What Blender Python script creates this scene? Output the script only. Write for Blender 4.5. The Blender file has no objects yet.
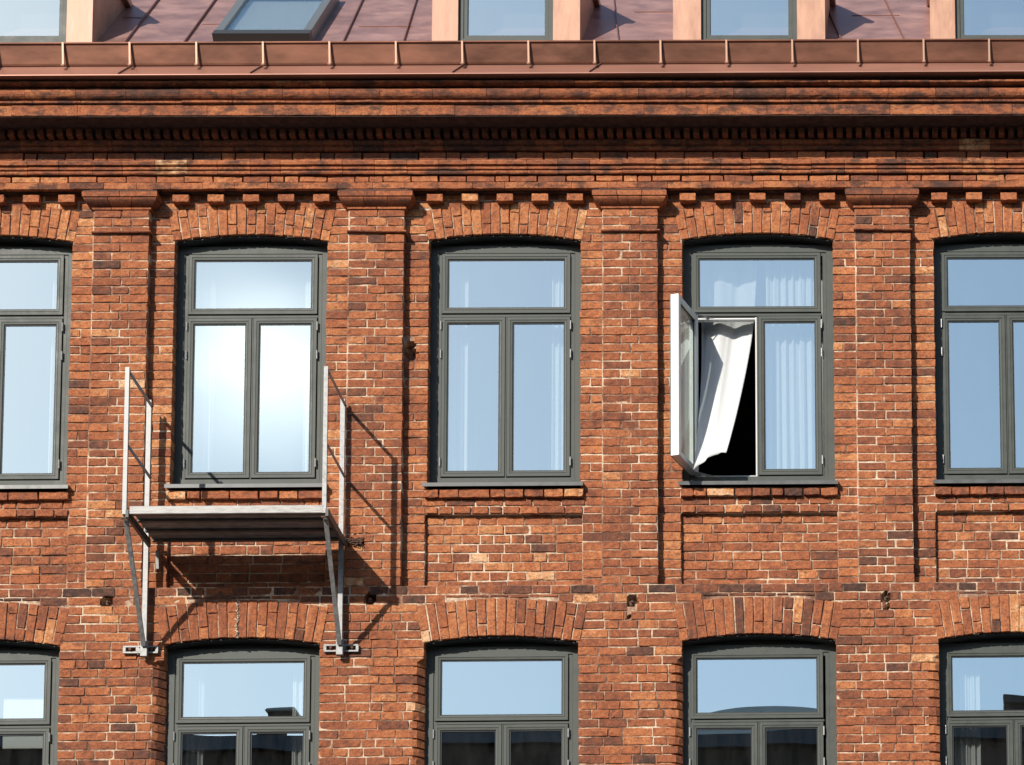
import bpy, math, random
import numpy as np
from mathutils import Vector, Matrix, Euler
R = math.radians
scene = bpy.context.scene

# ------------------------------------------------------------------ camera
pitch, yaw, roll = R(7.15178), R(-1.89798), R(-1.10689)
cp, sp, cy_, sy_ = math.cos(pitch), math.sin(pitch), math.cos(yaw), math.sin(yaw)
Rz = Matrix(((cy_, -sy_, 0), (sy_, cy_, 0), (0, 0, 1)))
Rx = Matrix(((1, 0, 0), (0, cp, -sp), (0, sp, cp)))
M3 = Rz @ Rx
rv, fv, uv = M3.col[0].copy(), M3.col[1].copy(), M3.col[2].copy()
r2 = rv * math.cos(roll) + uv * math.sin(roll)
u2 = -rv * math.sin(roll) + uv * math.cos(roll)
cam_d = bpy.data.cameras.new('camera')
cam = bpy.data.objects.new('camera', cam_d)
scene.collection.objects.link(cam)
mat = Matrix((r2, u2, -fv)).transposed().to_4x4()
mat.translation = Vector((4.74297, -28.29507, -12.0195))
cam.matrix_world = mat
cam_d.sensor_width = 36
cam_d.lens = 2941.54 / 1024 * 36
cam_d.shift_x = (512 - 1086.36) / 1024
cam_d.shift_y = (1314.51 - 382.5) / 1024
cam_d.clip_end = 3000
scene.camera = cam

# ------------------------------------------------------------------ sky, sun, exposure
SUN = Vector((0.63, 1.0, -0.725)).normalized()          # travelling direction of the light
el = math.asin(-SUN.z)
az = math.atan2(-SUN.x, -SUN.y)                        # compass angle of the sun from +Y towards +X
world = bpy.data.worlds.new('World')
scene.world = world
world.use_nodes = True
wn, wl = world.node_tree.nodes, world.node_tree.links
bg = wn['Background']
sky = wn.new('ShaderNodeTexSky')
sky.sky_type = 'NISHITA'
sky.sun_disc = False
sky.sun_elevation = el
sky.sun_rotation = az
sky.altitude = 50
sky.air_density = 1.0
sky.dust_density = 0.5
sky.ozone_density = 0.25
# added bright sky patch, aimed to mirror as glare in one upper window
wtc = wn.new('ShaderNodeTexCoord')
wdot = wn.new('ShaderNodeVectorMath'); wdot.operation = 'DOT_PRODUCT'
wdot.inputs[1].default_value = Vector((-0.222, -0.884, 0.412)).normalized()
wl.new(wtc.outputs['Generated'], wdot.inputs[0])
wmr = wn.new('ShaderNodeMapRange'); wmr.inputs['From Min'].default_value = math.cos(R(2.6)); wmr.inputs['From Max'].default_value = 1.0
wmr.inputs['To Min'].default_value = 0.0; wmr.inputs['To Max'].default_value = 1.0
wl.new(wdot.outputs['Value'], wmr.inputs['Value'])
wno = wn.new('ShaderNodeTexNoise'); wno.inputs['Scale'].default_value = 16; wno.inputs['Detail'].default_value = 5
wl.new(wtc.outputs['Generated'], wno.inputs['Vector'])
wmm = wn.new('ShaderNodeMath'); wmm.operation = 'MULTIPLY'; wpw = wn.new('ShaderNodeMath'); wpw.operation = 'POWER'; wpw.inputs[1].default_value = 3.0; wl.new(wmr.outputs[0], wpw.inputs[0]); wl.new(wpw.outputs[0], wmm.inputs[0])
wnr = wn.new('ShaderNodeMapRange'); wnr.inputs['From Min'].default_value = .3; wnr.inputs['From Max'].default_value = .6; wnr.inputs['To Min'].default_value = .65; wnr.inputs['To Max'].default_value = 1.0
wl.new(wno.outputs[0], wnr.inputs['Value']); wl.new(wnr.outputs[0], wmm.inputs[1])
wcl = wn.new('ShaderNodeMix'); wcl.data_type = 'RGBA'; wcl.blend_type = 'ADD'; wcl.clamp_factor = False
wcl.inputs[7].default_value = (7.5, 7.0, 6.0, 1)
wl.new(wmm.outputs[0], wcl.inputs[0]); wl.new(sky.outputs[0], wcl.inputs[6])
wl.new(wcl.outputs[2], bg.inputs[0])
bg.inputs[1].default_value = 0.122
sl = bpy.data.lights.new('sun', 'SUN')
sl.energy = 4.4
sl.angle = R(0.53)
sl.color = (1.0, 0.94, 0.85)
so = bpy.data.objects.new('sun', sl)
scene.collection.objects.link(so)
so.rotation_euler = SUN.to_track_quat('-Z', 'Y').to_euler()
so.location = (-20, -30, 25)
scene.view_settings.view_transform = 'Standard'
scene.view_settings.look = 'None'
scene.view_settings.exposure = 0.50
scene.view_settings.gamma = 1
scene.view_settings.use_curve_mapping = False

rng = np.random.default_rng(7)
random.seed(7)
B = 2.55                      # bay pitch
HO = 0.756                    # half width of the openings
SU, SL, RISE = 2.605, -1.655, 0.068
YB = 0.088                    # plane of the recessed bays
YP = 0.133                    # plane of the apron panels
PB = -1.064                   # foot of the pilasters
CH = 0.0901                   # course height
CL = 0.0922                   # course height of the lower storey

# ------------------------------------------------------------------ object helpers
def link(o, parent=None):
    scene.collection.objects.link(o)
    if parent is not None:
        o.parent = parent
    return o

def empty(name, loc=(0, 0, 0), label=None, cat=None, group=None):
    o = bpy.data.objects.new(name, None)
    o.location = loc
    o.empty_display_size = 0.2
    link(o)
    tag(o, label, cat, group)
    return o

def tag(o, label=None, cat=None, group=None, kind=None):
    if label: o['label'] = label
    if cat: o['category'] = cat
    if group: o['group'] = group
    if kind: o['kind'] = kind
    return o

def mesh_np(name, V, F, m, parent=None, smooth=False, attrs=None, loc=None):
    """V (n,3), F list or (n,4) array of faces."""
    me = bpy.data.meshes.new(name)
    V = np.asarray(V, dtype=np.float32)
    if loc is not None:
        V = V - np.asarray(loc, dtype=np.float32)
    if isinstance(F, np.ndarray):
        n = len(F); k = F.shape[1]
        me.vertices.add(len(V)); me.vertices.foreach_set('co', V.ravel())
        me.loops.add(n * k); me.loops.foreach_set('vertex_index', F.astype(np.int32).ravel())
        me.polygons.add(n)
        me.polygons.foreach_set('loop_start', np.arange(0, n * k, k, dtype=np.int32))
        me.update(calc_edges=True)
    else:
        me.from_pydata([tuple(map(float, v)) for v in V], [], F)
        me.update()
    me.polygons.foreach_set('use_smooth', np.full(len(me.polygons), bool(smooth)))
    if attrs:
        for an, arr in attrs.items():
            a = me.attributes.new(an, 'FLOAT', 'FACE')
            a.data.foreach_set('value', np.asarray(arr, dtype=np.float32))
    if m is not None:
        me.materials.append(m)
    me.validate()
    o = bpy.data.objects.new(name, me)
    if loc is not None:
        o.location = loc
    link(o, parent)
    return o

class MB:
    """collects simple closed solids; build() links them as one mesh"""
    def __init__(s): s.v = []; s.f = []
    def box(s, x0, x1, y0, y1, z0, z1, bev=0.0):
        if bev > 0:
            return s.rbox(x0, x1, y0, y1, z0, z1, bev)
        b = len(s.v)
        s.v += [(x, y, z) for x in (x0, x1) for y in (y0, y1) for z in (z0, z1)]
        for q in ((0, 1, 3, 2), (4, 6, 7, 5), (0, 4, 5, 1), (2, 3, 7, 6), (0, 2, 6, 4), (1, 5, 7, 3)):
            s.f.append([b + i for i in q])
        return s
    def rbox(s, x0, x1, y0, y1, z0, z1, e):
        # chamfered box: 24 vertices
        b = len(s.v); idx = {}
        X, Y, Z = (x0, x1), (y0, y1), (z0, z1)
        for i in (0, 1):
            for j in (0, 1):
                for k in (0, 1):
                    dx, dy, dz = (e, -e)[i], (e, -e)[j], (e, -e)[k]
                    for a, p in enumerate(((X[i], Y[j] + dy, Z[k] + dz), (X[i] + dx, Y[j], Z[k] + dz), (X[i] + dx, Y[j] + dy, Z[k]))):
                        idx[(i, j, k, a)] = len(s.v); s.v.append(p)
        g = lambda i, j, k, a: idx[(i, j, k, a)]
        s.f += [[g(0,0,0,0), g(0,0,1,0), g(0,1,1,0), g(0,1,0,0)], [g(1,0,0,0), g(1,1,0,0), g(1,1,1,0), g(1,0,1,0)],
                [g(0,0,0,1), g(1,0,0,1), g(1,0,1,1), g(0,0,1,1)], [g(0,1,0,1), g(0,1,1,1), g(1,1,1,1), g(1,1,0,1)],
                [g(0,0,0,2), g(0,1,0,2), g(1,1,0,2), g(1,0,0,2)], [g(0,0,1,2), g(1,0,1,2), g(1,1,1,2), g(0,1,1,2)]]
        for k in (0, 1):
            for j in (0, 1): s.f.append([g(0,j,k,1), g(1,j,k,1), g(1,j,k,2), g(0,j,k,2)])
            for i in (0, 1): s.f.append([g(i,0,k,0), g(i,1,k,0), g(i,1,k,2), g(i,0,k,2)])
        for i in (0, 1):
            for j in (0, 1): s.f.append([g(i,j,0,0), g(i,j,1,0), g(i,j,1,1), g(i,j,0,1)])
        for i in (0, 1):
            for j in (0, 1):
                for k in (0, 1): s.f.append([g(i,j,k,0), g(i,j,k,1), g(i,j,k,2)])
        return s
    def ring(s, x0, x1, z0, z1, prof):
        """mitred rectangular ring; prof = list of (inset, y) running round the section"""
        b = len(s.v); n = len(prof)
        for (ins, y) in prof:
            s.v += [(x0 + ins, y, z0 + ins), (x1 - ins, y, z0 + ins), (x1 - ins, y, z1 - ins), (x0 + ins, y, z1 - ins)]
        for i in range(n):
            j = (i + 1) % n
            for k in range(4):
                l = (k + 1) % 4
                s.f.append([b + i * 4 + k, b + i * 4 + l, b + j * 4 + l, b + j * 4 + k])
        return s
    def bar(s, p, q, w, h, up=(1, 0, 0)):
        """rectangular bar from p to q; w along `up`, h across"""
        p, q, up = Vector(p), Vector(q), Vector(up).normalized()
        d = (q - p).normalized(); c = d.cross(up).normalized(); up = c.cross(d).normalized()
        b = len(s.v)
        for e in (p, q):
            for a, t in ((-1, -1), (1, -1), (1, 1), (-1, 1)):
                s.v.append(tuple(e + up * (a * w / 2) + c * (t * h / 2)))
        s.f += [[b, b+1, b+2, b+3], [b+7, b+6, b+5, b+4]] + [[b+i, b+4+i, b+4+(i+1) % 4, b+(i+1) % 4] for i in range(4)]
        return s
    def cyl(s, p, q, r, n=12, r1=None):
        p, q = Vector(p), Vector(q); d = (q - p).normalized()
        a = d.orthogonal().normalized(); c = d.cross(a); b = len(s.v)
        for e, rr in ((p, r), (q, r if r1 is None else r1)):
            for i in range(n):
                t = 2 * math.pi * i / n
                s.v.append(tuple(e + (a * math.cos(t) + c * math.sin(t)) * rr))
        s.f += [[b + i, b + (i+1) % n, b + n + (i+1) % n, b + n + i] for i in range(n)]
        s.f += [[b + i for i in range(n)][::-1], [b + n + i for i in range(n)]]
        return s
    def extr(s, prof, x0, x1):
        """profile of (y, z) extruded along x"""
        b = len(s.v); n = len(prof)
        for x in (x0, x1):
            s.v += [(x, y, z) for y, z in prof]
        s.f += [[b + i, b + (i+1) % n, b + n + (i+1) % n, b + n + i] for i in range(n)]
        s.f += [[b + i for i in range(n)][::-1], [b + n + i for i in range(n)]]
        return s
    def prism(s, poly, y0, y1):
        """polygon of (x, z) extruded along y"""
        b = len(s.v); n = len(poly)
        for y in (y0, y1):
            s.v += [(x, y, z) for x, z in poly]
        s.f += [[b + i, b + (i+1) % n, b + n + (i+1) % n, b + n + i] for i in range(n)]
        s.f += [[b + i for i in range(n)][::-1], [b + n + i for i in range(n)]]
        return s
    def shift(s, dx, dy=0, dz=0, start=0):
        s.v[start:] = [(x + dx, y + dy, z + dz) for x, y, z in s.v[start:]]
        return s
    def xf(s, M):
        s.v = [tuple(M @ Vector(v)) for v in s.v]; return s
    def build(s, name, m, parent=None, smooth=False):
        import bmesh
        me = bpy.data.meshes.new(name)
        me.from_pydata(s.v, [], s.f)
        bm = bmesh.new(); bm.from_mesh(me)
        bmesh.ops.recalc_face_normals(bm, faces=bm.faces)
        bm.to_mesh(me); bm.free()
        if smooth:
            me.polygons.foreach_set('use_smooth', np.ones(len(me.polygons), dtype=bool))
        me.materials.append(m)
        o = bpy.data.objects.new(name, me)
        return link(o, parent)

# value noise on numpy arrays
_perm = rng.random((64, 64, 8))
def vnoise(x, z, s, ch=0):
    x = np.asarray(x) / s; z = np.asarray(z) / s
    xi, zi = np.floor(x).astype(int), np.floor(z).astype(int)
    fx, fz = x - xi, z - zi
    fx = fx * fx * (3 - 2 * fx); fz = fz * fz * (3 - 2 * fz)
    P = _perm[:, :, ch]
    a = P[xi % 64, zi % 64]; b = P[(xi + 1) % 64, zi % 64]; c = P[xi % 64, (zi + 1) % 64]; d = P[(xi + 1) % 64, (zi + 1) % 64]
    return (a * (1 - fx) + b * fx) * (1 - fz) + (c * (1 - fx) + d * fx) * fz

# ------------------------------------------------------------------ materials
def newmat(name):
    m = bpy.data.materials.new(name); m.use_nodes = True
    nt = m.node_tree
    return m, nt, nt.nodes, nt.links, nt.nodes['Principled BSDF']

def nd(n, t, **kw):
    o = n.new(t)
    for k, v in kw.items():
        if k.startswith('i_'): o.inputs[k[2:].replace('_', ' ')].default_value = v
        else: setattr(o, k, v)
    return o

def ramp(n, pts, interp='LINEAR'):
    r = n.new('ShaderNodeValToRGB'); r.color_ramp.interpolation = interp
    e = r.color_ramp.elements
    e[0].position, e[0].color = pts[0][0], (*pts[0][1], 1) if len(pts[0][1]) == 3 else pts[0][1]
    e[1].position, e[1].color = pts[-1][0], (*pts[-1][1], 1)
    for p, c in pts[1:-1]:
        x = e.new(p); x.color = (*c, 1)
    return r

def mix(n, l, fac, a, b, mode='MIX'):
    m = n.new('ShaderNodeMix'); m.data_type = 'RGBA'; m.blend_type = mode
    for s, v in ((m.inputs[0], fac), (m.inputs[6], a), (m.inputs[7], b)):
        if hasattr(v, 'links') or isinstance(v, bpy.types.NodeSocket): l.new(v, s)
        elif isinstance(v, (int, float)): s.default_value = v
        else: s.default_value = (*v, 1)
    return m.outputs[2]

def g3(v): return (v, v, v)

def brick_mat(name='brick', stain=0.6, lo=.55, hi=.68):
    m, nt, n, l, bs = newmat(name)
    tc = n.new('ShaderNodeTexCoord')
    at = nd(n, 'ShaderNodeAttribute', attribute_name='tone')
    rp = ramp(n, [(0, (.050, .030, .023)), (.14, (.11, .048, .031)), (.30, (.205, .068, .034)), (.5, (.315, .100, .041)),
                  (.70, (.41, .147, .058)), (.88, (.50, .220, .088)), (1, (.60, .36, .20))])
    big = nd(n, 'ShaderNodeTexNoise', i_Scale=13.0, i_Detail=6.0, i_Roughness=.7)
    l.new(tc.outputs['Object'], big.inputs['Vector'])
    ma = nd(n, 'ShaderNodeMath', operation='MULTIPLY_ADD'); ma.inputs[1].default_value = .92; ma.inputs[2].default_value = -.46
    l.new(big.outputs[0], ma.inputs[0])
    ad = nd(n, 'ShaderNodeMath', operation='ADD'); l.new(at.outputs['Fac'], ad.inputs[0]); l.new(ma.outputs[0], ad.inputs[1])
    l.new(ad.outputs[0], rp.inputs[0])
    # broad areas laid with slightly different bricks
    wide = nd(n, 'ShaderNodeTexNoise', i_Scale=.75, i_Detail=3.0)
    l.new(tc.outputs['Object'], wide.inputs['Vector'])
    mw = nd(n, 'ShaderNodeMath', operation='MULTIPLY_ADD'); mw.inputs[1].default_value = .55; mw.inputs[2].default_value = -.27
    l.new(wide.outputs[0], mw.inputs[0])
    ad2 = nd(n, 'ShaderNodeMath', operation='ADD'); l.new(ad.outputs[0], ad2.inputs[0]); l.new(mw.outputs[0], ad2.inputs[1]); l.new(ad2.outputs[0], rp.inputs[0])
    # mottling at the size of the grains
    fine = nd(n, 'ShaderNodeTexNoise', i_Scale=55.0, i_Detail=6.0, i_Roughness=.75)
    l.new(tc.outputs['Object'], fine.inputs['Vector'])
    cr_ = nd(n, 'ShaderNodeTexNoise', i_Scale=24.0, i_Detail=8.0, i_Roughness=.8)
    mp3 = n.new('ShaderNodeMapping'); mp3.inputs['Scale'].default_value = (.7, 1, 1.3); mp3.inputs['Location'].default_value = (5, 9, 1)
    l.new(tc.outputs['Object'], mp3.inputs[0]); l.new(mp3.outputs[0], cr_.inputs['Vector'])
    crr = ramp(n, [(.52, g3(0)), (.62, g3(.80))]); l.new(cr_.outputs[0], crr.inputs[0])
    fr = ramp(n, [(.30, g3(.30)), (.47, g3(.95)), (.72, g3(1.35))]); l.new(fine.outputs[0], fr.inputs[0])
    c = mix(n, l, 1.0, rp.outputs[0], fr.outputs[0], 'MULTIPLY')
    c = mix(n, l, crr.outputs[0], c, (.10, .045, .032))
    # soot and dark crusts with their own outline
    so_ = nd(n, 'ShaderNodeTexNoise', i_Scale=4.2, i_Detail=7.0, i_Roughness=.72)
    mp = n.new('ShaderNodeMapping'); mp.inputs['Scale'].default_value = (1, 1, 2.2); mp.inputs['Location'].default_value = (3.1, 0, 7.7)
    l.new(tc.outputs['Object'], mp.inputs[0]); l.new(mp.outputs[0], so_.inputs['Vector'])
    sr = ramp(n, [(lo, g3(0)), (hi, g3(stain))]); l.new(so_.outputs[0], sr.inputs[0])
    c = mix(n, l, sr.outputs[0], c, (.055, .030, .024))
    # lime bloom
    li = nd(n, 'ShaderNodeTexNoise', i_Scale=13.0, i_Detail=8.0, i_Roughness=.8)
    mp2 = n.new('ShaderNodeMapping'); mp2.inputs['Location'].default_value = (11, 5, 2)
    l.new(tc.outputs['Object'], mp2.inputs[0]); l.new(mp2.outputs[0], li.inputs['Vector'])
    lr = ramp(n, [(.60, g3(0)), (.76, g3(.55))]); l.new(li.outputs[0], lr.inputs[0])
    c = mix(n, l, lr.outputs[0], c, (.50, .33, .24))
    l.new(c, bs.inputs['Base Color'])
    bs.inputs['Roughness'].default_value = .9
    bs.inputs['Specular IOR Level'].default_value = .25
    bp_ = nd(n, 'ShaderNodeBump', i_Strength=.9, i_Distance=.006)
    l.new(fine.outputs[0], bp_.inputs['Height']); l.new(bp_.outputs[0], bs.inputs['Normal'])
    return m

def mortar_mat():
    m, nt, n, l, bs = newmat('mortar')
    tc = n.new('ShaderNodeTexCoord')
    a = nd(n, 'ShaderNodeTexNoise', i_Scale=2.3, i_Detail=5.0, i_Roughness=.7)
    l.new(tc.outputs['Object'], a.inputs['Vector'])
    r1 = ramp(n, [(.36, (.12, .06, .04)), (.48, (.33, .19, .125)), (.56, (.58, .43, .30)), (.70, (.70, .56, .42))]); l.new(a.outputs[0], r1.inputs[0])
    b = nd(n, 'ShaderNodeTexNoise', i_Scale=38.0, i_Detail=5.0, i_Roughness=.8)
    l.new(tc.outputs['Object'], b.inputs['Vector'])
    r2_ = ramp(n, [(.3, g3(.5)), (.6, g3(1.1))]); l.new(b.outputs[0], r2_.inputs[0])
    c = mix(n, l, 1.0, r1.outputs[0], r2_.outputs[0], 'MULTIPLY')
    l.new(c, bs.inputs['Base Color'])
    bs.inputs['Roughness'].default_value = .95
    bs.inputs['Specular IOR Level'].default_value = .15
    bp_ = nd(n, 'ShaderNodeBump', i_Strength=.8, i_Distance=.006)
    l.new(b.outputs[0], bp_.inputs['Height']); l.new(bp_.outputs[0], bs.inputs['Normal'])
    return m

def simple(name, col, rough=.5, metal=0.0, spec=.5, nscale=0, namt=.15, bump=0, col2=None, aniso=None):
    m, nt, n, l, bs = newmat(name)
    bs.inputs['Base Color'].default_value = (*col, 1)
    bs.inputs['Roughness'].default_value = rough
    bs.inputs['Metallic'].default_value = metal
    bs.inputs['Specular IOR Level'].default_value = spec
    if nscale:
        tc = n.new('ShaderNodeTexCoord')
        a = nd(n, 'ShaderNodeTexNoise', i_Scale=nscale, i_Detail=6.0, i_Roughness=.65)
        v = tc.outputs['Object']
        if aniso:
            mp = n.new('ShaderNodeMapping'); mp.inputs['Scale'].default_value = aniso
            l.new(v, mp.inputs[0]); v = mp.outputs[0]
        l.new(v, a.inputs['Vector'])
        c2 = col2 or tuple(x * (1 - namt) for x in col)
        c1 = col if col2 else tuple(min(1, x * (1 + namt)) for x in col)
        r = ramp(n, [(.35, c2), (.65, c1)]); l.new(a.outputs[0], r.inputs[0])
        l.new(r.outputs[0], bs.inputs['Base Color'])
        rr = ramp(n, [(.3, g3(max(0, rough - .1))), (.7, g3(min(1, rough + .12)))]); l.new(a.outputs[0], rr.inputs[0])
        l.new(rr.outputs[0], bs.inputs['Roughness'])
        if bump:
            bp_ = nd(n, 'ShaderNodeBump', i_Strength=bump, i_Distance=.01)
            l.new(a.outputs[0], bp_.inputs['Height']); l.new(bp_.outputs[0], bs.inputs['Normal'])
    return m

def glass_mat(name, refl=.5, wav=.0006, tint=(.80, .88, .86)):
    m, nt, n, l, bs = newmat(name)
    n.remove(bs)
    out = n['Material Output']
    tr = n.new('ShaderNodeBsdfTransparent'); tr.inputs[0].default_value = (*tint, 1)
    gl = n.new('ShaderNodeBsdfGlossy'); gl.inputs['Roughness'].default_value = 0.0; gl.inputs[0].default_value = (.86, 1, .985, 1)
    fr = n.new('ShaderNodeFresnel'); fr.inputs[0].default_value = 1.5
    ma = nd(n, 'ShaderNodeMath', operation='ADD'); ma.inputs[1].default_value = refl; ma.use_clamp = True
    l.new(fr.outputs[0], ma.inputs[0])
    ms = n.new('ShaderNodeMixShader')
    # only the face the light enters by reflects; the far face of the pane is clear
    ge = n.new('ShaderNodeNewGeometry')
    inv = nd(n, 'ShaderNodeMath', operation='SUBTRACT'); inv.inputs[0].default_value = 1.0; l.new(ge.outputs['Backfacing'], inv.inputs[1])
    mu_ = nd(n, 'ShaderNodeMath', operation='MULTIPLY'); l.new(ma.outputs[0], mu_.inputs[0]); l.new(inv.outputs[0], mu_.inputs[1])
    ma = mu_
    l.new(ma.outputs[0], ms.inputs[0]); l.new(tr.outputs[0], ms.inputs[1]); l.new(gl.outputs[0], ms.inputs[2])
    # a film of dust, denser in patches and streaks
    df = n.new('ShaderNodeBsdfDiffuse'); df.inputs[0].default_value = (.6, .6, .57, 1)
    tc = n.new('ShaderNodeTexCoord'); mp = n.new('ShaderNodeMapping'); mp.inputs['Scale'].default_value = (3.0, 3.0, .8)
    no = nd(n, 'ShaderNodeTexNoise', i_Scale=2.6, i_Detail=7.0, i_Roughness=.65)
    l.new(tc.outputs['Object'], mp.inputs[0]); l.new(mp.outputs[0], no.inputs['Vector'])
    rr = ramp(n, [(.35, g3(.0)), (.75, g3(.014))]); l.new(no.outputs[0], rr.inputs[0])
    m2 = n.new('ShaderNodeMixShader'); l.new(rr.outputs[0], m2.inputs[0]); l.new(ms.outputs[0], m2.inputs[1]); l.new(df.outputs[0], m2.inputs[2])
    l.new(m2.outputs[0], out.inputs[0])
    return m

def cloth_mat():
    m, nt, n, l, bs = newmat('white_cloth')
    n.remove(bs); out = n['Material Output']
    df = n.new('ShaderNodeBsdfDiffuse'); df.inputs[0].default_value = (.92, .92, .90, 1)
    tl = n.new('ShaderNodeBsdfTranslucent'); tl.inputs[0].default_value = (.85, .86, .86, 1)
    tc = n.new('ShaderNodeTexCoord')
    a = nd(n, 'ShaderNodeTexNoise', i_Scale=6.0, i_Detail=5.0); l.new(tc.outputs['Object'], a.inputs['Vector'])
    bp_ = nd(n, 'ShaderNodeBump', i_Strength=.25, i_Distance=.02); l.new(a.outputs[0], bp_.inputs['Height']); l.new(bp_.outputs[0], df.inputs['Normal'])
    ms = n.new('ShaderNodeMixShader'); ms.inputs[0].default_value = .5
    l.new(df.outputs[0], ms.inputs[1]); l.new(tl.outputs[0], ms.inputs[2]); l.new(ms.outputs[0], out.inputs[0])
    return m

BR = brick_mat()
TC = brick_mat('weathered_terracotta', .85, .47, .60)
SOOT_SHADE = simple('sooty_shade_brick', (.055, .030, .023), .95, nscale=12, namt=.5)  # soot crust; its dark colour also stands in for cornice shade
MO = mortar_mat()
FRAME = simple('grey_green_paint', (.056, .063, .054), .50, spec=.3, nscale=7, namt=.14)
ARCH_SHADE = simple('arch_shade_dark', (.026, .030, .031), .5, nscale=4, namt=.3)
GASK = simple('black_gasket', (.012, .012, .013), .6)
SILLM = simple('dark_sheet_metal', (.060, .062, .060), .4, nscale=6, namt=.2)
WHITE = simple('white_paint', (.58, .58, .57), .40, nscale=5, namt=.04)
STEEL = simple('bright_steel', (.24, .24, .235), .45, metal=.7)
ALU = simple('worn_aluminium', (.31, .305, .295), .45, metal=.3, nscale=26, namt=.12, col2=(.17, .167, .162))
DECK = simple('deck_plate', (.38, .37, .35), .5, metal=.2, nscale=16, col2=(.17, .16, .15), aniso=(.5, 2, 3))
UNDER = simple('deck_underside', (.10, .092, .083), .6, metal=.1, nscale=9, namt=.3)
COP = simple('copper_gutter', (.235, .092, .052), .38, metal=.5, nscale=3.2, col2=(.14, .060, .037), aniso=(.35, 1, 1))
COPR = simple('copper_roof', (.44, .255, .215), .36, metal=.45, nscale=2.6, col2=(.28, .15, .125), aniso=(1, .4, 2.5))
COPD = simple('copper_dormer', (.50, .275, .175), .5, metal=.15, nscale=9.0, col2=(.34, .17, .108), aniso=(1, 1, .25), bump=.15)
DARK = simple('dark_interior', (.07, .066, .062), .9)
GLASS = glass_mat('window_glass', .52, tint=(.97, .99, .98))
GLASS2 = glass_mat('inner_glass', .30, tint=(.86, .92, .90))
def add_translucent(m, f):  # mixes an even pale translucent part into the pane
    nt = m.node_tree; n, l = nt.nodes, nt.links; out = n['Material Output']
    src = out.inputs[0].links[0].from_socket
    t = n.new('ShaderNodeBsdfTranslucent'); t.inputs[0].default_value = (.82, .88, .85, 1)
    x = n.new('ShaderNodeMixShader'); x.inputs[0].default_value = f
    l.new(src, x.inputs[1]); l.new(t.outputs[0], x.inputs[2]); l.new(x.outputs[0], out.inputs[0])
add_translucent(GLASS2, .30)
CLOTH = cloth_mat()
RUST = simple('rusty_iron', (.10, .055, .035), .85, nscale=30, namt=.5, bump=.6)

# ------------------------------------------------------------------ bricks as geometry
HOLES = [(-3.883, -1.2, .05), (-1.453, -.608, .055), (-1.298, -1.188, .05), (-.938, 1.40, .045), (-.945, 1.49, .035), (1.292, -1.235, .045), (1.263, -1.40, .016), (3.817, -1.215, .042), (3.83, -1.31, .018)]

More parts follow.
